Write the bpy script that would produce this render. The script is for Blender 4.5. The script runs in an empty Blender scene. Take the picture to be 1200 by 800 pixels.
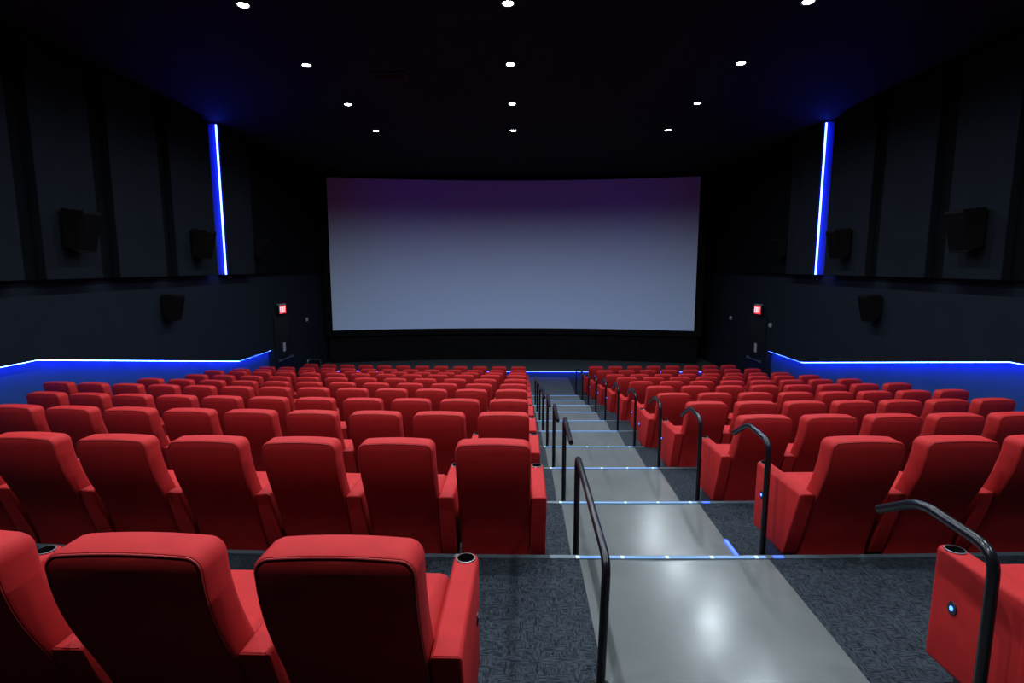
import bpy, bmesh, math, random
from mathutils import Vector, Matrix
random.seed(7)
C = bpy.context.scene.collection
ZC = 4.278            # camera height above the floor in front of the first row
PI = math.pi

# ------------------------------------------------------------------ materials
def mat(name):
    m = bpy.data.materials.new(name); m.use_nodes = True
    nt = m.node_tree
    b = nt.nodes['Principled BSDF']
    return m, nt, b

def plain(name, col, rough=.6, metal=0., spec=.5):
    m, nt, b = mat(name)
    b.inputs['Base Color'].default_value = (*col, 1)
    b.inputs['Roughness'].default_value = rough
    b.inputs['Metallic'].default_value = metal
    b.inputs['Specular IOR Level'].default_value = spec
    return m

def emis(name, col, strength):
    m, nt, b = mat(name)
    b.inputs['Base Color'].default_value = (.05, .05, .05, 1)
    b.inputs['Emission Color'].default_value = (*col, 1)
    b.inputs['Emission Strength'].default_value = strength
    return m

def noise_mat(name, c0, c1, scale, rough, bump=.0, bscale=None, detail=4, spec=.3, coord='Object'):
    m, nt, b = mat(name)
    tc = nt.nodes.new('ShaderNodeTexCoord')
    nz = nt.nodes.new('ShaderNodeTexNoise'); nz.inputs['Scale'].default_value = scale; nz.inputs['Detail'].default_value = detail
    cr = nt.nodes.new('ShaderNodeValToRGB')
    cr.color_ramp.elements[0].position = .35; cr.color_ramp.elements[0].color = (*c0, 1)
    cr.color_ramp.elements[1].position = .65; cr.color_ramp.elements[1].color = (*c1, 1)
    nt.links.new(tc.outputs[coord], nz.inputs['Vector'])
    nt.links.new(nz.outputs['Fac'], cr.inputs['Fac'])
    nt.links.new(cr.outputs['Color'], b.inputs['Base Color'])
    b.inputs['Roughness'].default_value = rough
    b.inputs['Specular IOR Level'].default_value = spec
    if bump:
        n2 = nt.nodes.new('ShaderNodeTexNoise'); n2.inputs['Scale'].default_value = bscale or scale * 8
        bp = nt.nodes.new('ShaderNodeBump'); bp.inputs['Strength'].default_value = bump; bp.inputs['Distance'].default_value = .002
        nt.links.new(tc.outputs[coord], n2.inputs['Vector'])
        nt.links.new(n2.outputs['Fac'], bp.inputs['Height'])
        nt.links.new(bp.outputs['Normal'], b.inputs['Normal'])
    return m

M = {}
M['fabric'] = noise_mat('red_upholstery', (.335, .0135, .0145), (.375, .0155, .0165), 14, .7, .2, 420, spec=.12)
M['fabric'].node_tree.nodes['Principled BSDF'].inputs['Sheen Weight'].default_value = .0
M['piping'] = plain('red_piping', (.34, .012, .014), .6)
M['black_plastic'] = plain('black_plastic', (.010, .010, .012), .45)
M['cup'] = plain('cup_black', (.006, .006, .007), .3)
M['rim'] = plain('cup_rim_grey', (.10, .10, .11), .35, .3)
M['rail'] = plain('black_rail_paint', (.006, .006, .008), .25, 0., .32)
M['button'] = emis('button_glow', (.03, .10, 1.0), 9)
M['screen'] = plain('screen_silver', (.50, .62, .84), .85, 0, .1)
M['black_cloth'] = noise_mat('black_masking', (.0045, .0045, .005), (.006, .006, .0065), 3, .95, spec=.05)
M['ceil_black'] = None
M['wall'] = noise_mat('charcoal_wall_fabric', (.0048, .0074, .0125), (.0056, .0084, .0138), 2.0, .9, .3, 90, spec=.1)
M['panel'] = noise_mat('acoustic_fabric', (.0040, .0060, .0092), (.0048, .0070, .0106), 2.0, .95, .3, 120, spec=.08)
M['soffit'] = noise_mat('black_wall_cloth', (.0018, .0024, .0034), (.0022, .0028, .0040), 2.0, .95, spec=.03)
M['glow_tint'] = noise_mat('blue_glow_tint', (.008, .034, .120), (.010, .038, .132), 2.0, .7, .1, 60, spec=.2)  # blue glow of the light line put into the wall colour
M['speaker'] = plain('speaker_black', (.0020, .0020, .0024), .7, 0, .12)
M['grille'] = noise_mat('speaker_grille', (.0012, .0012, .0015), (.0022, .0022, .0026), 260, .9, spec=.03)
M['trim'] = plain('nosing_metal', (.085, .115, .14), .42, .25)
M['door'] = plain('door_black', (.0028, .003, .0036), .6, 0, .2)
M['steel'] = plain('brushed_steel', (.16, .165, .17), .4, .8)
M['notice'] = plain('white_notice', (.25, .26, .27), .6)
M['white_plastic'] = plain('white_plastic', (.22, .22, .23), .5)
M['vent'] = plain('vent_grey', (.0065, .0065, .008), .7, 0, .2)
M['stage'] = noise_mat('stage_carpet', (.030, .040, .044), (.040, .050, .054), 20, .9, .3, 200, spec=.1)
M['led_blue'] = emis('led_blue', (.022, .050, 1.0), 52)
M['led_band'] = emis('led_band_blue', (.026, .068, 1.0), 130)
M['led_stage'] = emis('led_stage_blue', (.030, .05, 1.0), 20)
M['led_step'] = emis('led_step_ice', (.17, .43, 1.0), .95)
M['led_step_dot'] = emis('led_step_dot', (.62, .85, 1.0), 1.25)
M['led_step_blue'] = emis('led_step_blue', (.03, .09, 1.0), 3.0)
M['front_floor'] = noise_mat('grey_front_carpet', (.060, .070, .086), (.072, .083, .100), 12, .95, .2, 160, spec=.05)
M['lining'] = plain('added_glow_lining', (.03, .06, .24), .7)  # lining added to catch the light; its blue colour imitates the glow
M['lamp'] = emis('lamp_lens', (.93, .97, 1.0), 40)
M['exit_face'] = emis('exit_red', (1.0, .030, .055), 1.5)
M['exit_letter'] = emis('exit_letter', (1.0, .42, .45), 2.6)

def ceiling_mat():
    m, nt, b = mat('black_ceiling_tiles')
    tc = nt.nodes.new('ShaderNodeTexCoord')
    br = nt.nodes.new('ShaderNodeTexBrick')
    br.offset = 0; br.inputs['Scale'].default_value = 1.0
    br.inputs['Brick Width'].default_value = 1.2; br.inputs['Row Height'].default_value = .6
    br.inputs['Mortar Size'].default_value = .012
    br.inputs['Color1'].default_value = (0.0043, 0.0044, 0.0050, 1); br.inputs['Color2'].default_value = (0.0047, 0.0049, 0.0055, 1)
    br.inputs['Mortar'].default_value = (0.0060, 0.0060, 0.0065, 1)
    nt.links.new(tc.outputs['Object'], br.inputs['Vector'])
    nt.links.new(br.outputs['Color'], b.inputs['Base Color'])
    b.inputs['Roughness'].default_value = .85; b.inputs['Specular IOR Level'].default_value = .15
    return m
M['ceil_black'] = ceiling_mat()

def carpet_mat():
    m, nt, b = mat('patterned_carpet')
    L = nt.links.new
    tc = nt.nodes.new('ShaderNodeTexCoord')
    # woven dashes: stretched noise in two directions picked by larger patches
    def stretched(sx, sy, sc):
        mp = nt.nodes.new('ShaderNodeMapping'); mp.inputs['Scale'].default_value = (sx, sy, 1)
        nz = nt.nodes.new('ShaderNodeTexNoise'); nz.inputs['Scale'].default_value = sc; nz.inputs['Detail'].default_value = 3
        L(tc.outputs['Object'], mp.inputs['Vector']); L(mp.outputs['Vector'], nz.inputs['Vector'])
        return nz.outputs['Fac']
    a = stretched(7, 1.2, 22); c = stretched(1.2, 7, 22)
    pt = nt.nodes.new('ShaderNodeTexNoise'); pt.inputs['Scale'].default_value = 16; pt.inputs['Detail'].default_value = 1
    L(tc.outputs['Object'], pt.inputs['Vector'])
    st = nt.nodes.new('ShaderNodeMath'); st.operation = 'GREATER_THAN'; st.inputs[1].default_value = .5
    L(pt.outputs['Fac'], st.inputs[0])
    mx = nt.nodes.new('ShaderNodeMix'); L(st.outputs[0], mx.inputs[0]); L(a, mx.inputs[2]); L(c, mx.inputs[3])
    cr = nt.nodes.new('ShaderNodeValToRGB')
    e = cr.color_ramp.elements
    e[0].position = .36; e[0].color = (.0060, .0076, .0105, 1)
    e[1].position = .62; e[1].color = (.033, .040, .051, 1)
    L(mx.outputs[0], cr.inputs['Fac']); L(cr.outputs['Color'], b.inputs['Base Color'])
    b.inputs['Roughness'].default_value = .95; b.inputs['Specular IOR Level'].default_value = .1
    bp = nt.nodes.new('ShaderNodeBump'); bp.inputs['Strength'].default_value = .4; bp.inputs['Distance'].default_value = .004
    L(mx.outputs[0], bp.inputs['Height']); L(bp.outputs['Normal'], b.inputs['Normal'])
    return m
M['carpet'] = carpet_mat()

def concrete_mat():
    m, nt, b = mat('polished_concrete')
    L = nt.links.new
    tc = nt.nodes.new('ShaderNodeTexCoord')
    nz = nt.nodes.new('ShaderNodeTexNoise'); nz.inputs['Scale'].default_value = 1.6; nz.inputs['Detail'].default_value = 8; nz.inputs['Roughness'].default_value = .62
    L(tc.outputs['Object'], nz.inputs['Vector'])
    cr = nt.nodes.new('ShaderNodeValToRGB'); e = cr.color_ramp.elements
    e[0].position = .3; e[0].color = (.086, .092, .093, 1); e[1].position = .7; e[1].color = (.110, .117, .117, 1)
    L(nz.outputs['Fac'], cr.inputs['Fac']); L(cr.outputs['Color'], b.inputs['Base Color'])
    n2 = nt.nodes.new('ShaderNodeTexNoise'); n2.inputs['Scale'].default_value = 9; n2.inputs['Detail'].default_value = 5
    L(tc.outputs['Object'], n2.inputs['Vector'])
    mr = nt.nodes.new('ShaderNodeMapRange'); mr.inputs[3].default_value = .17; mr.inputs[4].default_value = .25
    L(n2.outputs['Fac'], mr.inputs[0]); L(mr.outputs[0], b.inputs['Roughness'])
    bp = nt.nodes.new('ShaderNodeBump'); bp.inputs['Strength'].default_value = .06; bp.inputs['Distance'].default_value = .01
    L(n2.outputs['Fac'], bp.inputs['Height']); L(bp.outputs['Normal'], b.inputs['Normal'])
    b.inputs['Specular IOR Level'].default_value = .28
    return m
M['concrete'] = concrete_mat()

# ------------------------------------------------------------------ mesh helpers
def add_box(bm, x0, x1, y0, y1, z0, z1, bev=0., seg=2):
    r = bmesh.ops.create_cube(bm, size=1)
    vs = r['verts']
    bmesh.ops.scale(bm, vec=(x1 - x0, y1 - y0, z1 - z0), verts=vs)
    bmesh.ops.translate(bm, vec=((x0 + x1) / 2, (y0 + y1) / 2, (z0 + z1) / 2), verts=vs)
    if bev:
        es = list({e for v in vs for e in v.link_edges})
        bmesh.ops.bevel(bm, geom=es, offset=bev, segments=seg, profile=.5, affect='EDGES')

def link(name, bm, m, parent=None, smooth=True):
    me = bpy.data.meshes.new(name)
    bmesh.ops.recalc_face_normals(bm, faces=bm.faces)
    bm.to_mesh(me); bm.free()
    for k in (m if isinstance(m, (list, tuple)) else [m]):
        me.materials.append(k)
    if smooth:
        for p in me.polygons: p.use_smooth = True
        try: me.set_sharp_from_angle(angle=math.radians(42))
        except Exception: pass
    o = bpy.data.objects.new(name, me); C.objects.link(o)
    if parent: o.parent = parent
    return o

def empty(name, loc, rz=0):
    o = bpy.data.objects.new(name, None); C.objects.link(o)
    o.location = loc; o.rotation_euler = (0, 0, rz); o.empty_display_size = .1
    return o

def tag(o, label, cat, group=None):
    o['label'] = label; o['category'] = cat
    if group: o['group'] = group
    return o

def struct(o):
    o['kind'] = 'structure'; return o

def rrect(hw, lo, hi, rt, rb, n=7, crown=0., side=0):
    """rounded rectangle outline, |x|<=hw, second axis lo..hi, counter-clockwise from bottom left"""
    pts = []
    def arc(cx, cy, r, a0, a1):
        for i in range(n + 1):
            a = a0 + (a1 - a0) * i / n
            pts.append((cx + r * math.cos(a), cy + r * math.sin(a)))
    arc(-hw + rb, lo + rb, rb, PI, 1.5 * PI)
    arc(hw - rb, lo + rb, rb, 1.5 * PI, 2 * PI)
    for i in range(1, side): pts.append((hw, lo + rb + (hi - rt - lo - rb) * i / side))
    arc(hw - rt, hi - rt, rt, 0, .5 * PI)
    for i in range(1, 6):
        x = (hw - rt) * (1 - 2 * i / 6); pts.append((x, hi))
    arc(-hw + rt, hi - rt, rt, .5 * PI, PI)
    for i in range(1, side): pts.append((-hw, hi - rt - (hi - rt - lo - rb) * i / side))
    if crown:
        mid = (lo + hi) / 2
        pts = [(x, y + (crown * (1 - (x / hw) ** 2) if y > mid else 0)) for x, y in pts]
    return pts

def inset(pts, d):
    n = len(pts); out = []
    for i in range(n):
        x0, y0 = pts[i - 1]; x1, y1 = pts[(i + 1) % n]
        tx, ty = x1 - x0, y1 - y0; l = math.hypot(tx, ty) or 1
        out.append((pts[i][0] - ty / l * d, pts[i][1] + tx / l * d))
    return out

def slab(bm, pts, layers, f, caps=(True, True)):
    """stack of inset outlines; f(u, v, depth) -> xyz"""
    rings = []
    for d, ins in layers:
        p = inset(pts, ins) if ins else pts
        rings.append([bm.verts.new(f(u, v, d)) for u, v in p])
    n = len(pts)
    for a, b in zip(rings, rings[1:]):
        for i in range(n):
            bm.faces.new((a[i], a[(i + 1) % n], b[(i + 1) % n], b[i]))
    for flag, ring in ((caps[0], rings[0]), (caps[1], rings[-1])):
        if flag == 'grid':        # outline symmetric in u: rungs from side to side so that the cap can curve
            bot = min(range(n), key=lambda i: (round(pts[i][1], 6), pts[i][0]))
            a, b = bot, (bot + 1) % n
            for k in range((n - 2) // 2):
                a2, b2 = (a - 1) % n, (b + 1) % n
                q = [ring[a], ring[b], ring[b2], ring[a2]]
                bm.faces.new(q); a, b = a2, b2
        elif flag: bm.faces.new(ring)
    return rings

def tube(bm, path, r, n=10, closed=False, caps=True):
    P = [Vector(p) for p in path]; m = len(P); rings = []
    prev = None
    for i in range(m):
        if closed: t = P[(i + 1) % m] - P[i - 1]
        else: t = P[min(i + 1, m - 1)] - P[max(i - 1, 0)]
        t.normalize()
        if prev is None:
            up = Vector((0, 0, 1)) if abs(t.z) < .9 else Vector((1, 0, 0))
            s = t.cross(up).normalized()
        else:
            s = (prev - t * prev.dot(t)).normalized()
        prev = s; u = t.cross(s)
        rings.append([bm.verts.new(P[i] + (s * math.cos(2 * PI * k / n) + u * math.sin(2 * PI * k / n)) * r) for k in range(n)])
    prs = list(zip(rings, rings[1:])) + ([(rings[-1], rings[0])] if closed else [])
    for a, b in prs:
        for k in range(n):
            bm.faces.new((a[k], a[(k + 1) % n], b[(k + 1) % n], b[k]))
    if caps and not closed:
        bm.faces.new(rings[0][::-1]); bm.faces.new(rings[-1])

def round_path(pts, r, n=6):
    P = [Vector(p) for p in pts]; out = [P[0]]
    for a, b, c in zip(P, P[1:], P[2:]):
        u = (a - b); v = (c - b)
        d = min(r, u.length * .48, v.length * .48)
        p0 = b + u.normalized() * d; p1 = b + v.normalized() * d
        for i in range(n + 1):
            t = i / n
            out.append(p0 * (1 - t) ** 2 + b * 2 * t * (1 - t) + p1 * t ** 2)
    out.append(P[-1])
    return out

def disc(bm, cx, cy, z, r, n=24, flip=False):
    vs = [bm.verts.new((cx + r * math.cos(2 * PI * i / n), cy + r * math.sin(2 * PI * i / n), z)) for i in range(n)]
    bm.faces.new(vs[::-1] if flip else vs)

# ------------------------------------------------------------------ layout
ROWS = 'ABCDEFGHIJK'                 # A is nearest the camera, K nearest the screen
YT = [1.44] + [3.24 + 1.555 * i for i in range(10)]
ZT = [-.735, -1.025, -1.275, -1.528, -1.759, -2.010, -2.243, -2.470, -2.715, -2.945, -3.128]
FLOOR = [ZC + z - 1.15 for z in ZT]
FLOOR[-1] = 0.0; FLOOR[0] -= .015
XARC = .3
def arc(x): return (x - XARC) ** 2 / 120.0
def arc_a(x): return math.atan((x - XARC) / 60.0)
NOSE = [3.45] + [YT[i + 1] + .13 for i in range(1, 10)]      # front edge of platforms A..J
XL = .40
def XR(y): return 1.64 + .02 * (y - 3.3)
WX = 8.0

# ------------------------------------------------------------------ floor
def strip_xs(x0, x1, n=0):
    n = n or max(1, int(math.ceil(abs(x1 - x0) / .5)))
    return [x0 + (x1 - x0) * i / n for i in range(n + 1)]

def floor_rows():
    """(y_back, y_front, z_top, z_next) of every platform, rear to front"""
    rows = [(-6.1, 1.60, FLOOR[0] + .275, FLOOR[0])]
    yb = 1.60
    for i in range(10):
        rows.append((yb, NOSE[i], FLOOR[i], FLOOR[i + 1])); yb = NOSE[i]
    rows.append((yb, 24.6, 0.0, None))
    return rows

bm = bmesh.new()
def floor_patch(bm, xs, yb, yf, z, zn, flat_back=False, flat_front=False, xmap=None):
    """xs(y) -> list of x at that y"""
    xb = xs(yb); xf = xs(yf)
    A = [bm.verts.new((x, yb + (0 if flat_back else arc(x)), z)) for x in xb]
    B = [bm.verts.new((x, yf + (0 if flat_front else arc(x)), z)) for x in xf]
    for i in range(len(A) - 1): bm.faces.new((A[i], A[i + 1], B[i + 1], B[i]))
    if zn is not None:
        D = [bm.verts.new((x, yf + arc(x), zn)) for x in xf]
        for i in range(len(A) - 1): bm.faces.new((B[i], B[i + 1], D[i + 1], D[i]))
FR = floor_rows()
for k, (yb, yf, z, zn) in enumerate(FR):
    last = k == len(FR) - 1
    floor_patch(bm, lambda y: strip_xs(-WX - .1, XL), yb, yf, z, zn, k == 0, last)
    floor_patch(bm, lambda y: strip_xs(XR(yb) if last else XR(y), WX + .1, 14), yb, yf, z, zn, k == 0, last)
fl = struct(link('floor', bm, M['carpet'], smooth=False))

bm = bmesh.new()
for k, (yb, yf, z, zn) in enumerate(FR[:-1]):
    floor_patch(bm, lambda y: strip_xs(XL, XR(y), 4), yb, yf, z, zn, k == 0)
    # half step in front of the edge
    zh = (z + zn) / 2
    y0, y1 = yf + .001, yf + .25
    xs0 = strip_xs(XL, XR(yf)); xs1 = xs0
    A = [bm.verts.new((x, y0 + arc(x), zh)) for x in xs0]
    B = [bm.verts.new((x, y1 + arc(x), zh)) for x in xs1]
    D = [bm.verts.new((x, y1 + arc(x), zn + .001)) for x in xs1]
    for i in range(len(A) - 1):
        bm.faces.new((A[i], A[i + 1], B[i + 1], B[i])); bm.faces.new((B[i], B[i + 1], D[i + 1], D[i]))
    for S in (0, -1):
        e = bm.verts.new((xs0[S], y0 + arc(xs0[S]), zn + .001))
        bm.faces.new((A[S], B[S], D[S], e))
floor_patch(bm, lambda y: strip_xs(XL, XR(FR[-1][0]), 4), FR[-1][0], FR[-1][1], 0.0, None, False, True)
for f in list(bm.faces)[-4:]: f.material_index = 1
struct(link('floor_aisle', bm, [M['concrete'], M['front_floor']], smooth=False))

# metal edging along every platform front
for i in range(10):
    bm = bmesh.new()
    yf, z = NOSE[i], FLOOR[i]
    def run(x0, x1):
        prev = None
        for x in strip_xs(x0, x1):
            y = yf + arc(x)
            q = [bm.verts.new(p) for p in ((x, y - .035, z + .001), (x, y - .035, z + .006), (x, y + .008, z + .006), (x, y + .008, z - .035), (x, y + .001, z - .035))]
            if prev:
                for a in range(4): bm.faces.new((prev[a], prev[a + 1], q[a + 1], q[a]))
            prev = q
    run(-WX + .15, WX - .15)
    struct(link('trim_%d' % (i + 1), bm, M['trim'], smooth=False))

ORD = ['zeroth', 'first', 'second', 'third', 'fourth', 'fifth', 'sixth', 'seventh', 'eighth', 'ninth', 'tenth', 'eleventh', 'twelfth', 'thirteenth', 'fourteenth']
# lit strips on the step edges across the aisle
for i in range(10):
    yf, z = NOSE[i], FLOOR[i]
    t = empty('step_light', (0, 0, 0))
    tag(t, 'ice blue light strip along the %s step edge of the aisle, counted from the stage' % ORD[10 - i], 'step light', 'light strips on the aisle steps')
    def stripmesh(x0, x1, dz=.0, w=.024, n=12):
        b = bmesh.new(); prev = None
        for k in range(n + 1):
            x = x0 + (x1 - x0) * k / n; y = yf + arc(x)
            q = [b.verts.new(p) for p in ((x, y - .034, z + .006), (x, y - .034, z + .010 + dz), (x, y - .034 + w, z + .010 + dz), (x, y - .034 + w, z + .006))]
            if prev:
                for a in range(3): b.faces.new((prev[a], prev[a + 1], q[a + 1], q[a]))
            prev = q
        return b
    x1 = XR(yf) - .02
    link('light_bar', stripmesh(XL - .02, x1), M['led_step'], t, smooth=False)
    if i < 2: link('light_tip', stripmesh(x1 + .05, x1 + .12, .002, n=2), M['led_step_blue'], t, smooth=False)['label'] = 'deep blue end of the strip'
    for k in range(5 if i < 4 else 0):
        xd = XL - .01 + (x1 - XL - .05) * k / 4
        link('diode', stripmesh(xd - .012, xd + .012, .002, n=1), M['led_step_dot'], t, smooth=False)
    if i in (0, 5, 6, 7):      # small light at the edge of the concrete just past the step
        b = bmesh.new(); xr = XR(yf) + .012
        add_box(b, xr - .012, xr + .012, yf + arc(xr) + .46, yf + arc(xr) + .74, FLOOR[i + 1] + .001, FLOOR[i + 1] + .014)
        link('side_light', b, M['led_step_blue'], t, smooth=False)

# ------------------------------------------------------------------ seats
HW = .233
SH = .244                                   # shear of the reclined back
PROF = [(-.05, 0), (.0, 0), (.06, .002), (.12, .010), (.23, .040), (.36, .097), (.43, .135), (.60, .210), (.85, .285), (1.1, .30)]
def yprof(z):
    t = 1.11 - z
    for (a, ya), (b, yb) in zip(PROF, PROF[1:]):
        if t <= b: return ya + (yb - ya) * (t - a) / (b - a)
    return PROF[-1][1]
def ysm(z): return sum(yprof(z + e) for e in (-.05, -.025, 0, .025, .05)) / 5
def backf(x, z, d): return (x, d + ysm(z), z)
OUT = rrect(HW, .10, 1.098, .048, .02, n=7, crown=.012, side=18)
def m_backrest():
    bm = bmesh.new()
    slab(bm, OUT, [(.004, .012), (.007, .004), (.016, .0), (.112, .0), (.132, .006), (.148, .020), (.155, .045)], backf, caps=('grid', 'grid'))
    return bm
def m_panel():
    bm = bmesh.new()
    slab(bm, OUT, [(.010, .012), (.002, .015), (-.001, .026)], backf, caps=(False, 'grid'))
    return bm
def m_piping():
    bm = bmesh.new()
    path = [backf(x, z, .004) for x, z in inset(OUT, .009)]
    tube(bm, path, .0030, 6, closed=True)
    return bm
def m_cushion():
    bm = bmesh.new()
    o = rrect(.222, .29, .765, .05, .02, n=5)
    slab(bm, o, [(.40, .015), (.415, .0), (.590, .0), (.612, .007), (.625, .024), (.629, .05)], lambda x, y, z: (x, y, z + (y - .72) * .10))
    return bm
def m_footrest():
    bm = bmesh.new()
    o = rrect(.222, .15, .405, .02, .02, n=3)
    slab(bm, o, [(.690, .0), (.750, .0), (.765, .012)], lambda x, z, y: (x, y, z))
    return bm
def m_base():
    bm = bmesh.new()
    add_box(bm, -.225, .225, .36, .68, 0, .398, .008)
    return bm
AW = .051; AZ = .71; AY0, AY1 = .125, .772; CUPY = .712
def m_arm():
    bm = bmesh.new()
    o = rrect(AW, AY0, AY1, .048, .012, n=8)
    rings = slab(bm, o, [(.205, .012), (.215, .003), (.225, .0), (AZ - .016, .0), (AZ - .005, .005), (AZ, .014)], lambda x, y, z: (x, y + (ysm(z) - ysm(AZ)) * (1 - (y - AY0) / (AY1 - AY0)), z), caps=(True, False))
    top = rings[-1]; n = 28
    circ = [bm.verts.new((.037 * math.cos(2 * PI * i / n), CUPY + .037 * math.sin(2 * PI * i / n), AZ)) for i in range(n)]
    es = [bm.edges.get((top[i], top[(i + 1) % len(top)])) for i in range(len(top))]
    es += [bm.edges.new((circ[i], circ[(i + 1) % n])) for i in range(n)]
    bmesh.ops.triangle_fill(bm, use_beauty=True, use_dissolve=False, edges=es)
    low = [bm.verts.new((v.co.x, v.co.y, AZ - .02)) for v in circ]
    for i in range(n): bm.faces.new((circ[i], circ[(i + 1) % n], low[(i + 1) % n], low[i]))
    return bm
def m_cup():
    bm = bmesh.new(); n = 28
    prof = [(.0395, AZ + .0005), (.0395, AZ + .004), (.0345, AZ + .005), (.0335, AZ - .002), (.032, AZ - .075)]
    rs = [[bm.verts.new((r * math.cos(2 * PI * i / n), CUPY + r * math.sin(2 * PI * i / n), z)) for i in range(n)] for r, z in prof]
    for k, (a, b) in enumerate(zip(rs, rs[1:])):
        for i in range(n):
            f = bm.faces.new((a[i], a[(i + 1) % n], b[(i + 1) % n], b[i])); f.material_index = 0 if k < 2 else 1
    f = bm.faces.new(rs[-1]); f.material_index = 1
    return bm
def m_arm_support():
    bm = bmesh.new(); add_box(bm, -.03, .03, .32, .62, 0, .215, .005); return bm
def m_button(side):
    bm = bmesh.new(); n = 18
    for r, x0, x1, mi in ((.030, .0, .007, 0), (.0115, .0, .009, 1)):
        a = [bm.verts.new((side * (AW + x0 - .002), .635 + r * .8 * math.cos(2 * PI * i / n), .495 + r * math.sin(2 * PI * i / n))) for i in range(n)]
        b = [bm.verts.new((side * (AW + x1 - .002), .635 + r * .72 * math.cos(2 * PI * i / n), .495 + r * .9 * math.sin(2 * PI * i / n))) for i in range(n)]
        for i in range(n):
            f = bm.faces.new((a[i], a[(i + 1) % n], b[(i + 1) % n], b[i])); f.material_index = mi
        f = bm.faces.new(b); f.material_index = mi
    return bm

def make_seat(side):
    """side +1: armrest on the x>0 side of the seat"""
    t = empty('cinema_chair', (0, 0, 0))
    b = link('backrest', m_backrest(), M['fabric'], t)
    link('back_panel', m_panel(), M['fabric'], b)
    link('piping', m_piping(), M['piping'], b)
    link('seat_cushion', m_cushion(), M['fabric'], t)
    link('footrest', m_footrest(), M['fabric'], t)
    link('base', m_base(), M['black_plastic'], t)['label'] = 'black base'
    add_arm(t, side, False)
    return t
armproto = {}
def add_arm(t, side, button):
    a = link('armrest', m_arm(), M['fabric'], t) if 'arm' not in armproto else bpy.data.objects.new('armrest', armproto['arm'])
    if 'arm' in armproto: C.objects.link(a); a.parent = t
    armproto.setdefault('arm', a.data)
    a.location = (side * .2865, 0, 0)
    if 'cup' not in armproto:
        c = link('cup_holder', m_cup(), [M['rim'], M['cup']], a); s = link('support', m_arm_support(), M['black_plastic'], a)
        armproto['cup'] = c.data; armproto['sup'] = s.data
    else:
        for nm, k in (('cup_holder', 'cup'), ('support', 'sup')):
            c = bpy.data.objects.new(nm, armproto[k]); C.objects.link(c); c.parent = a
    if button:
        link('control_button', m_button(side), [M['black_plastic'], M['button']], a)['label'] = 'round button with a glowing blue centre'
    return a

def copy_tree(o, parent=None, skip=()):
    c = o.copy(); C.objects.link(c)
    if parent: c.parent = parent
    for ch in list(o.children):
        if ch.name.split('.')[0] in skip: continue
        copy_tree(ch, c, skip)
    return c

#            A      B      C      D      E      F      G      H      I      J      K
LEFT_X = [-.745, -.390, -.370, -.351, -.341, -.330, -.305, -.283, -.262, -.250, -.244]
RIGHT_X = [1.925, 1.933, 1.958, 1.966, 1.994, 2.218, 2.226, 2.246, 2.260, 2.275, 2.246]
LEFT_Y = [1.43, 3.25, 4.84, 6.38, 7.94, 9.50, 11.06, 12.64, 14.18, 15.76, 17.37]
RIGHT_Y = [1.53, 3.33, 4.77, 6.29, 7.74, 9.36, 10.88, 12.42, 14.01, 15.80, 17.45]
NLEFT = [4, 7, 9, 11, 13, 12, 12, 13, 13, 13, 12]
NRIGHT = [1, 3, 5, 7, 8, 8, 8, 8, 8, 8, 8]
PITCH = [.602, .600, .5865, .5845, .595, .611, .620, .616, .628, .630, .620]
proto = {1: make_seat(1), -1: make_seat(-1)}
used = set()
for r in range(11):
    for side, x0, n, yr in ((1, LEFT_X[r] + HW, NLEFT[r], LEFT_Y[r]), (-1, RIGHT_X[r] + HW, NRIGHT[r], RIGHT_Y[r])):
        for k in range(n):
            x = x0 - side * PITCH[r] * k
            if side not in used: s = proto[side]; used.add(side)
            else: s = copy_tree(proto[side], skip=() if r < 5 else ('piping', 'footrest', 'support'))
            s.location = (x, yr + arc(x) - arc(x0), FLOOR[r]); s.rotation_euler = (0, 0, arc_a(x))
            blk = 'left' if side == 1 else 'right'
            row = ORD[11 - r] + ' row from the screen'
            lab = 'red upholstered seat, %s from the aisle in the %s, %s block' % (ORD[k + 1], row, blk)
            tag(s, lab, 'cinema seat', 'seats in the %s, %s block' % (row, blk))
            if k == 0:
                arm = [c for c in s.children if c.name.startswith('armrest')][0]
                if 'btn%d' % side not in armproto:
                    bo = link('control_button', m_button(side), [M['black_plastic'], M['button'] if side < 0 else M['cup']], arm); armproto['btn%d' % side] = bo.data
                else:
                    bo = bpy.data.objects.new('control_button', armproto['btn%d' % side]); C.objects.link(bo); bo.parent = arm
                bo['label'] = 'round button with a glowing blue centre' if side < 0 else 'round dark button'
            if k == n - 1 and r >= 3:
                add_arm(s, -side, False)

# first use carried a button object only on the aisle seats: strip stray copies
for s in [o for o in bpy.data.objects if o.parent is None and o.name.startswith('cinema_chair')]:
    if 'first from the aisle' in s['label']: continue
    for a in s.children:
        for b in list(a.children):
            if b.name.startswith('control_button'): bpy.data.objects.remove(b)

# ------------------------------------------------------------------ handrails
def rail(path, label, group, flange_at):
    bm = bmesh.new(); tube(bm, round_path(path, .09), .0205, 12)
    o = link('handrail', bm, M['rail'])
    tag(o, label, 'handrail', group)
    for (x, y, z) in flange_at:
        b = bmesh.new()
        n = 16
        for (r, z0, z1) in ((.045, 0, .008), (.028, .008, .02)):
            a = [b.verts.new((x + r * math.cos(2 * PI * i / n), y + r * math.sin(2 * PI * i / n), z + z0)) for i in range(n)]
            c = [b.verts.new((x + r * math.cos(2 * PI * i / n), y + r * math.sin(2 * PI * i / n), z + z1)) for i in range(n)]
            for i in range(n): b.faces.new((a[i], a[(i + 1) % n], c[(i + 1) % n], c[i]))
            b.faces.new(c)
        link('base_flange', b, M['rail'], o)
    return o

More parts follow.
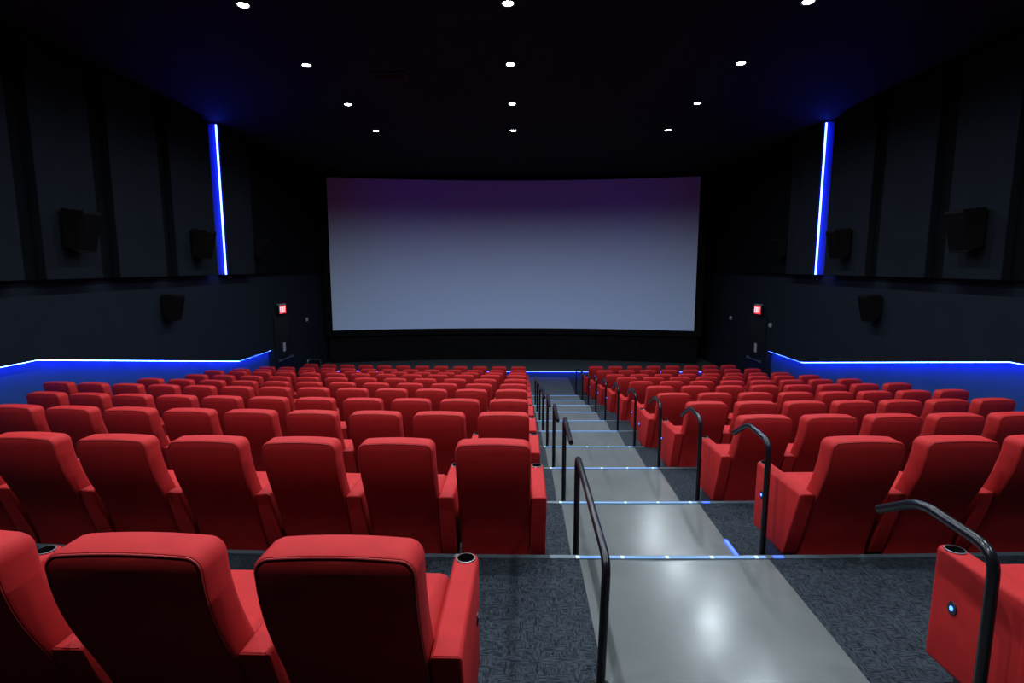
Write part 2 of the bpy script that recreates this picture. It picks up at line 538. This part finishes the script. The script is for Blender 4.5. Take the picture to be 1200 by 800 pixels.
edges = [(1.60 + .275, FLOOR[0])] + [(NOSE[i] , FLOOR[i + 1]) for i in range(10)]
# left of the aisle: post beyond the step edge, arm reaching back over the upper platform
for i in range(8):
    y = NOSE[i] + .30; z = FLOOR[i + 1]; x = .445
    lab = 'black tubular handrail at the %s step from the stage, left edge of the aisle' % ORD[10 - i]
    if i == 0:
        y = NOSE[0] + .27; x = .41
        top = ZC - 1.305
        rail([(x, y, z), (x, y, top), (.395, 2.33, top - .0), (.375, 2.30, FLOOR[0])], 'black U-shaped handrail with two posts beside the nearest concrete step', None, [(x, y, z), (.375, 2.30, FLOOR[0])])
    else:
        rail([(x, y, z), (x, y, z + .98), (x - .01, y - .78, z + .98)], lab, 'single post handrails left of the aisle', [(x, y, z)])
for i in range(-1, 9):
    if i < 0: y, z = 1.86, FLOOR[0]
    else: y, z = NOSE[i] + .29, FLOOR[i + 1]
    x = 1.735 + .012 * (y - 3.5)
    if i < 0: x = 1.685
    h = .90 if i < 0 else .97
    rail([(x, y, z), (x, y, z + h), (x + .02, y + .40, z + h + .01), (x + .01, y + .64, z + h - .13)],
         'black tubular handrail %s, right edge of the aisle' % ('beside the closest glowing armrest button' if i < 0 else 'at the %s step from the stage' % ORD[10 - i]),
         'single post handrails right of the aisle', [(x, y, z)])
x, y = 1.95, 18.5
rail([(x, y, 0), (x, y, .84), (x + .09, y + .02, .84)], 'thin black post on the floor in front of the stage', None, [(x, y, 0)])

# ------------------------------------------------------------------ room shell
CZ = ZC + 3.66
def quadbox(name, dims, m):
    bm = bmesh.new(); add_box(bm, *dims); return struct(link(name, bm, m, smooth=False))
quadbox('ceiling', (-WX - .5, WX + .5, -6.5, 25.2, CZ, CZ + .2), M['ceil_black'])
quadbox('wall_front', (-WX - .5, WX + .5, 24.6, 24.9, -.2, CZ), M['black_cloth'])
quadbox('wall_back', (-WX - .5, WX + .5, -6.4, -6.1, -.2, CZ), M['wall'])
LED = [(-6.1, ZC - 1.54), (9.03, ZC - 1.54), (15.6, ZC - 2.69), (17.75, ZC - 2.69)]
def ledz(y):
    for (a, za), (b, zb) in zip(LED, LED[1:]):
        if a <= y <= b: return za + (zb - za) * (y - a) / (b - a)
    return LED[-1][1]
for s, side in ((-1, 'left'), (1, 'right')):
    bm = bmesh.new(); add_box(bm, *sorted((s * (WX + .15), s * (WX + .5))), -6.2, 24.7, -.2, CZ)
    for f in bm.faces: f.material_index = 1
    # wainscot fascia above the light line
    ys = [-6.1, 3, 9.03, 12.3, 15.6, 17.75]
    bot = [ledz(y) for y in ys]
    poly = [(y, z) for y, z in zip(ys, bot)] + [(17.751, -.1), (24.6, -.1), (24.6, CZ), (-6.1, CZ)]
    a = [bm.verts.new((s * (WX + .155), y, z)) for y, z in poly]; b = [bm.verts.new((s * WX, y, z)) for y, z in poly]
    n = len(poly)
    fs = [bm.faces.new(a), bm.faces.new(b)]
    for i in range(n): fs.append(bm.faces.new((a[i], a[(i + 1) % n], b[(i + 1) % n], b[i])))
    struct(link('wall_' + side, bm, [M['wall'], M['glow_tint']], smooth=False))
    # blue light line tucked below the fascia
    bm = bmesh.new(); prev = None
    for y, z in [(2.5, LED[0][1])] + LED[1:3] + [(17.7, LED[3][1])]:
        q = [bm.verts.new((s * xx, y, z + dz)) for xx, dz in ((WX + .050, -.003), (WX + .050, -.013), (WX + .034, -.013), (WX + .034, -.003))]
        if prev:
            for k in range(4): bm.faces.new((prev[k], prev[(k + 1) % 4], q[(k + 1) % 4], q[k]))
        prev = q
    o = link('led_strip', bm, M['led_band'], smooth=False)
    tag(o, 'blue light line under the wall ledge beside the seats, %s wall' % side, 'light strip', 'wall light lines')
    # upper wall steps out over the fascia; acoustic panels stand on it
    zb = ZC - .22; GF, PF = .12, .27
    bm = bmesh.new()
    add_box(bm, *sorted((s * (WX - GF), s * (WX + .01))), -6.1, 14.26, zb, CZ)
    add_box(bm, *sorted((s * (WX - GF), s * (WX + .01))), 14.78, 24.6, zb, CZ)
    struct(link('wall_%s_upper' % side, bm, M['soffit'], smooth=False))
    spans = [(1.2, 3.0), (3.5, 4.9), (5.4, 6.75), (7.25, 8.65), (9.05, 10.3), (10.75, 12.2), (12.6, 14.28)]
    nm = ['eighth', 'seventh', 'sixth', 'fifth', 'fourth', 'third', 'second']
    for (y0, y1), w in zip(spans, nm):
        bm = bmesh.new(); add_box(bm, *sorted((s * (WX - GF - .001), s * (WX - PF))), y0, y1, zb, CZ - .06, .008, 1)
        tag(link('acoustic_panel', bm, M['panel'], smooth=False), 'dark fabric wall panel, %s from the screen, %s wall' % (w, side), 'wall panel', 'acoustic panels')
    bm = bmesh.new(); add_box(bm, *sorted((s * (WX - GF - .001), s * (WX - PF))), 14.79, 16.3, zb, CZ - .06, .005, 1)
    tag(link('acoustic_panel', bm, M['panel'], smooth=False), 'dark fabric wall panel just past the vertical blue light, %s wall' % side, 'wall panel', 'acoustic panels')
    # vertical light line in a slot between two panels; lining added for the glow
    t = empty('led_strip', (0, 0, 0))
    tag(t, 'vertical blue-white light line in a slot between panels, %s wall' % side, 'light strip', 'wall light lines')
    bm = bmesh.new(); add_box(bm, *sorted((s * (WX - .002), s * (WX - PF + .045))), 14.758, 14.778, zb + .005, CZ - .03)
    link('added_glow_lining', bm, M['lining'], t, smooth=False)['label'] = 'added lining with the blue glow in its colour'
    bm = bmesh.new(); add_box(bm, *sorted((s * (WX - PF + .006), s * (WX - PF + .034))), 14.675, 14.710, zb + .01, CZ - .07)
    link('light_bar', bm, M['led_blue'], t, smooth=False)

# stage with its blue light line
bm = bmesh.new()
xs = strip_xs(-WX, WX, 32)
def sarc(x): return (x / WX) ** 2 * .9
ST = .31
F0 = [bm.verts.new((x, 21.25 - 0 * sarc(x), 0)) for x in xs]
F1 = [bm.verts.new((x, 21.25 - 0 * sarc(x), ST - .06)) for x in xs]
F2 = [bm.verts.new((x, 21.17, ST - .06)) for x in xs]
F3 = [bm.verts.new((x, 21.17, ST)) for x in xs]
F4 = [bm.verts.new((x, 24.6, ST)) for x in xs]
for a, b in ((F0, F1), (F1, F2), (F2, F3), (F3, F4)):
    for i in range(len(xs) - 1):
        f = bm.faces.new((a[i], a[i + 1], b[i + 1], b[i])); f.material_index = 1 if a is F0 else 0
struct(link('floor_stage', bm, [M['stage'], M['glow_tint']], smooth=False))  # riser below the lip has the strip's blue glow painted in
bm = bmesh.new(); add_box(bm, -WX + .3, WX - .3, 21.19, 21.225, ST - .085, ST - .061)
tag(link('led_strip', bm, M['led_stage'], smooth=False), 'blue light line under the lip of the low stage', 'light strip', 'wall light lines')

# screen
t = empty('cinema_screen', (-.25, 23.5, ZC - 2.6)); tag(t, 'wide curved white cinema screen on the black front wall', 'screen')
SW, S0, S1 = 7.37, 0.0, 6.1
def sy(x): return -1.0 * (x / SW) ** 2
bm = bmesh.new(); N = 40
front = []
for j in range(13):
    z = S0 + (S1 - S0) * j / 12
    front.append([bm.verts.new((-SW + 2 * SW * i / N, sy(-SW + 2 * SW * i / N), z)) for i in range(N + 1)])
for j in range(12):
    for i in range(N): bm.faces.new((front[j][i], front[j][i + 1], front[j + 1][i + 1], front[j + 1][i]))
link('screen_surface', bm, M['screen'], t)
bm = bmesh.new()
def border(x0, x1, z0, z1):
    prev = None; n = max(1, int((x1 - x0) / .4))
    for i in range(n + 1):
        x = x0 + (x1 - x0) * i / n; y = sy(max(-SW, min(SW, x)))
        q = [bm.verts.new((x, y + d, z)) for d, z in ((-.02, z0), (-.02, z1), (.10, z1), (.10, z0))]
        if prev:
            for k in range(4): bm.faces.new((prev[k], prev[(k + 1) % 4], q[(k + 1) % 4], q[k]))
        else: bm.faces.new(q)
        prev = q
    bm.faces.new(prev)
border(-SW - .3, SW + .3, S1, S1 + .06); border(-SW - .3, SW + .3, S0 - .25, S0)
border(-SW - .3, -SW, S0, S1); border(SW, SW + .3, S0, S1)
link('frame', bm, M['black_cloth'], t, smooth=False)['label'] = 'black masking border'
bm = bmesh.new()     # black skirt that carries the screen down to the stage
prev = None
for i in range(N + 1):
    x = -SW - .2 + 2 * (SW + .2) * i / N; y = sy(max(-SW, min(SW, x))) + .12 + .02 * math.sin(i * 2.2)
    q = (bm.verts.new((x, y, -(ZC - 2.6) + ST)), bm.verts.new((x, y, S1)))
    if prev: bm.faces.new((prev[0], q[0], q[1], prev[1]))
    prev = q
link('masking_curtain', bm, M['black_cloth'], t)['label'] = 'black drape behind and below the screen'

# speakers
def speaker(s, y, z, h, face_x, label):
    t = empty('wall_speaker', (s * face_x, y, z)); tag(t, label, 'speaker', 'wall speakers')
    bm = bmesh.new()
    w = h * .62; d0, d1 = h * .52, h * .30          # depth at top and bottom
    pr = [(-.05, h / 2), (-.05 - d0, h / 2 - .04), (-.05 - d1, -h / 2), (-.05, -h / 2 + .10)]
    A = [bm.verts.new((s * px * 1.0, -w / 2 * (1 if i in (0, 3) else .92), pz)) for i, (px, pz) in enumerate(pr)]
    B = [bm.verts.new((s * px * 1.0, w / 2 * (1 if i in (0, 3) else .92), pz)) for i, (px, pz) in enumerate(pr)]
    bm.faces.new(A); bm.faces.new(B[::-1])
    for i in range(4): bm.faces.new((A[i], A[(i + 1) % 4], B[(i + 1) % 4], B[i]))
    bmesh.ops.recalc_face_normals(bm, faces=bm.faces)
    bmesh.ops.bevel(bm, geom=list(bm.edges), offset=.012, segments=2, affect='EDGES')
    link('cabinet', bm, M['speaker'], t)
    bm = bmesh.new()
    # grille on the sloping front
    p1 = Vector((s * pr[1][0], 0, pr[1][1])); p2 = Vector((s * pr[2][0], 0, pr[2][1]))
    u = (p2 - p1); nrm = Vector((-s * abs(u.z), 0, -abs(u.x))).normalized()
    a, b = p1 + u * .07, p1 + u * .93
    ww = w * .42
    q = [bm.verts.new(p + Vector((0, yy, 0)) + nrm * e) for e in (.001, .009) for p, yy in ((a, -ww), (a, ww), (b, ww), (b, -ww))]
    for f in ((4, 5, 6, 7), (0, 1, 5, 4), (1, 2, 6, 5), (2, 3, 7, 6), (3, 0, 4, 7)): bm.faces.new([q[i] for i in f])
    link('grille', bm, M['grille'], t, smooth=False)
    bm = bmesh.new(); add_box(bm, *sorted((0, -s * .06)), -.06, .06, -.10, .10, .006, 1)
    link('bracket', bm, M['speaker'], t, smooth=False)
for s, side in ((-1, 'left'), (1, 'right')):
    speaker(s, 9.62, ZC + .60, .74, WX - .27, 'large black speaker on the fourth wall panel from the screen, %s wall' % side)
    speaker(s, 13.35, ZC + .52, .72, WX - .27, 'black speaker on the panel next to the vertical blue light, %s wall' % side)
    speaker(s, 12.45, ZC - .92, .62, WX, 'black speaker below the wall panels, %s wall' % side)
    speaker(s, 16.7, ZC + .55, .60, WX - .12, 'black speaker past the vertical blue light, %s wall' % side)

# doors, exit signs, alarm strobes
for s, side, k in ((-1, 'left', 1), (1, 'right', 2)):
    y0, y1, zt = 17.95, 19.2, ZC - 1.70
    d = struct(empty('door_%d' % k, (s * WX, (y0 + y1) / 2, 0)))
    w = (y1 - y0) / 2
    bm = bmesh.new()
    for a in ((-w - .08, -w, 0, zt + .08), (w, w + .08, 0, zt + .08), (-w, w, zt, zt + .08)):
        add_box(bm, *sorted((-s * .001, -s * .05)), *a, .004, 1)
    link('door_frame', bm, M['door'], d, smooth=False)
    bm = bmesh.new(); add_box(bm, *sorted((-s * .001, -s * .03)), -w + .005, w - .005, .01, zt - .005)
    leaf = link('door_leaf', bm, M['door'], d, smooth=False)
    bm = bmesh.new()
    tube(bm, [(-s * .095, -w + .12, 1.18), (-s * .095, w - .12, 1.18)], .018, 8)
    for yy in (-w + .14, w - .14): add_box(bm, *sorted((-s * .03, -s * .11)), yy - .03, yy + .03, 1.14, 1.22, .004, 1)
    link('push_bar', bm, M['steel'], leaf)
    bm = bmesh.new(); add_box(bm, *sorted((-s * .03, -s * .036)), -.09, .09, 1.42, 1.72)
    link('notice', bm, M['notice'], leaf, smooth=False)['label'] = 'small white notice above the push bar'
    # exit sign
    ez = ZC - 1.41
    t = empty('exit_sign', (s * WX, 18.25, ez)); tag(t, 'lit red EXIT sign above the door, %s wall' % side, 'exit sign', 'exit signs')
    t.rotation_euler = (0, 0, s * math.radians(6))
    bm = bmesh.new(); add_box(bm, *sorted((-s * .13, -s * .19)), -.21, .21, -.15, .15, .01, 1)
    link('housing', bm, M['black_plastic'], t, smooth=False)
    bm = bmesh.new(); add_box(bm, *sorted((-s * .001, -s * .14)), -.05, .05, -.04, .04)
    link('bracket', bm, M['black_plastic'], t, smooth=False)
    bm = bmesh.new(); add_box(bm, *sorted((-s * .185, -s * .194)), -.19, .19, -.13, .13)
    link('sign_face', bm, M['exit_face'], t, smooth=False)
    bm = bmesh.new(); add_box(bm, *sorted((-s * .12, -s * .20)), -.20, .20, .155, .185, .004, 1)
    link('top_cap', bm, M['white_plastic'], t, smooth=False)
    # letters as strokes: E X I T
    bm = bmesh.new()
    hh, lw = .085, .019
    def bar(a, b):
        # a, b in letter plane (u to the reader's right, v up); wall normal is -s x
        du, dv = b[0] - a[0], b[1] - a[1]; l = math.hypot(du, dv); nu, nv = -dv / l * lw / 2, du / l * lw / 2
        pts = [(a[0] + nu, a[1] + nv), (a[0] - nu, a[1] - nv), (b[0] - nu, b[1] - nv), (b[0] + nu, b[1] + nv)]
        q = [bm.verts.new((-s * (.194 + e), -s * u, v)) for e in (0, .006) for u, v in pts]
        for f in ((4, 5, 6, 7), (0, 1, 5, 4), (1, 2, 6, 5), (2, 3, 7, 6), (3, 0, 4, 7)): bm.faces.new([q[i] for i in f])
    def E_(u):
        bar((u, -hh), (u, hh))
        for v in (-hh + .009, 0, hh - .009): bar((u, v), (u + .06, v))
    E_(-.15)
    bar((-.07, -hh), (-.005, hh)); bar((-.07, hh), (-.005, -hh))
    bar((.035, -hh), (.035, hh))
    bar((.075, hh - .009), (.15, hh - .009)); bar((.1125, -hh), (.1125, hh))
    link('lettering', bm, M['exit_letter'], t, smooth=False)
def strobe(s, y, z, label):
    bm = bmesh.new(); add_box(bm, *sorted((s * (WX - .001), s * (WX - .05))), y - .07, y + .07, z - .07, z + .07, .012, 2)
    o = link('alarm_strobe', bm, M['white_plastic']); tag(o, label, 'alarm light')
    bm = bmesh.new(); add_box(bm, *sorted((s * (WX - .05), s * (WX - .075))), y - .035, y + .035, z - .045, z + .045, .012, 2)
    link('lens', bm, M['white_plastic'], o)
strobe(-1, 20.7, ZC - 1.98, 'small pale alarm light near the screen, left wall')
strobe(1, 20.9, ZC - 1.92, 'small pale alarm light near the screen, right wall')
strobe(1, 17.6, ZC - 1.85, 'small pale alarm light beside the door, right wall')
# short rail on the left wall near the screen
bm = bmesh.new()
tube(bm, round_path([(-7.6, 19.6, 0), (-7.6, 19.6, .95), (-7.6, 20.9, .75), (-7.6, 20.9, 0)], .08), .02, 8)
tag(link('ramp_rail', bm, M['steel']), 'thin steel ramp rail beside the left wall near the screen', 'handrail')

# ceiling vent
t = empty('ceiling_vent', (-2.5, 11.3, CZ)); t.scale = (.72, .72, 1); tag(t, 'dark rectangular air vent in the black ceiling', 'vent')
bm = bmesh.new()
for a in ((-.45, .45, -.32, -.27), (-.45, .45, .27, .32), (-.45, -.40, -.27, .27), (.40, .45, -.27, .27)): add_box(bm, *a, -.02, -.001)
link('frame', bm, M['vent'], t, smooth=False)
for k in range(6):
    bm = bmesh.new(); y = -.22 + k * .088
    vs = [bm.verts.new(p) for p in ((-.4, y - .03, -.004), (.4, y - .03, -.004), (.4, y + .02, -.022), (-.4, y + .02, -.022), (-.4, y - .03, -.009), (.4, y - .03, -.009), (.4, y + .02, -.027), (-.4, y + .02, -.027))]
    for f in ((0, 1, 2, 3), (4, 5, 6, 7), (0, 1, 5, 4), (2, 3, 7, 6), (0, 3, 7, 4), (1, 2, 6, 5)): bm.faces.new([vs[i] for i in f])
    link('slat', bm, M['vent'], t, smooth=False)

# ------------------------------------------------------------------ downlights
COLS = [(-3.9, 'left'), (-.16, 'middle'), (4.03, 'right')]
LY = [15.7, 13.2, 10.72, 8.35, 5.95, 3.5, 1.1]
RN = ['first', 'second', 'third', 'fourth', 'fifth', 'sixth', 'seventh']
def lathe(bm, prof, n=28):
    rs = [[bm.verts.new((r * math.cos(2 * PI * i / n), r * math.sin(2 * PI * i / n), z)) for i in range(n)] for r, z in prof]
    for a, b in zip(rs, rs[1:]):
        for i in range(n): bm.faces.new((a[i], a[(i + 1) % n], b[(i + 1) % n], b[i]))
    return rs
P_SPOT = 92; SPREAD = 163
first = None
for x, cn in COLS:
    for y, rn in zip(LY, RN):
        if first is None:
            t = empty('downlight', (x, y, CZ)); first = t
            bm = bmesh.new(); lathe(bm, [(.115, -.001), (.115, -.008), (.092, -.012), (.085, -.006), (.074, -.001)])
            link('trim_ring', bm, M['vent'], t)
            bm = bmesh.new(); rs = lathe(bm, [(.074, -.002), (.067, -.010), (.04, -.014), (.01, -.015)]); bm.faces.new(rs[-1])
            link('lens', bm, M['lamp'], t)
        else:
            t = copy_tree(first); t.location = (x, y, CZ)
        tag(t, 'round white ceiling downlight, %s from the screen in the %s column' % (rn, cn), 'downlight', 'ceiling downlights')
        L = bpy.data.lights.new('downlight_beam', 'AREA'); L.energy = P_SPOT; L.color = (.80, .92, 1.0)
        L.shape = 'DISK'; L.size = .13; L.spread = math.radians(SPREAD)
        lo = bpy.data.objects.new('downlight_beam', L); C.objects.link(lo); lo.location = (x, y, CZ - .018)

# ------------------------------------------------------------------ world, camera, view
w = bpy.data.worlds.new('World'); bpy.context.scene.world = w; w.use_nodes = True
w.node_tree.nodes['Background'].inputs[0].default_value = (.3, .4, .6, 1)
w.node_tree.nodes['Background'].inputs[1].default_value = 0.0
cam = bpy.data.cameras.new('camera'); co = bpy.data.objects.new('camera', cam); C.objects.link(co)
co.location = (0, 0, ZC); cam.sensor_width = 36; cam.lens = 36 * 650 / 1200; cam.clip_end = 200; cam.clip_start = .05
co.rotation_euler = (math.radians(90 - 7.7), 0, math.radians(.705))
sc = bpy.context.scene; sc.camera = co
sc.view_settings.view_transform = 'Standard'; sc.view_settings.look = 'None'
sc.view_settings.exposure = 0; sc.view_settings.gamma = 1; sc.view_settings.use_curve_mapping = False
sc.cycles.use_denoising = True
sc.cycles.max_bounces = 6; sc.cycles.diffuse_bounces = 2; sc.cycles.glossy_bounces = 3
sc.cycles.sample_clamp_indirect = 4
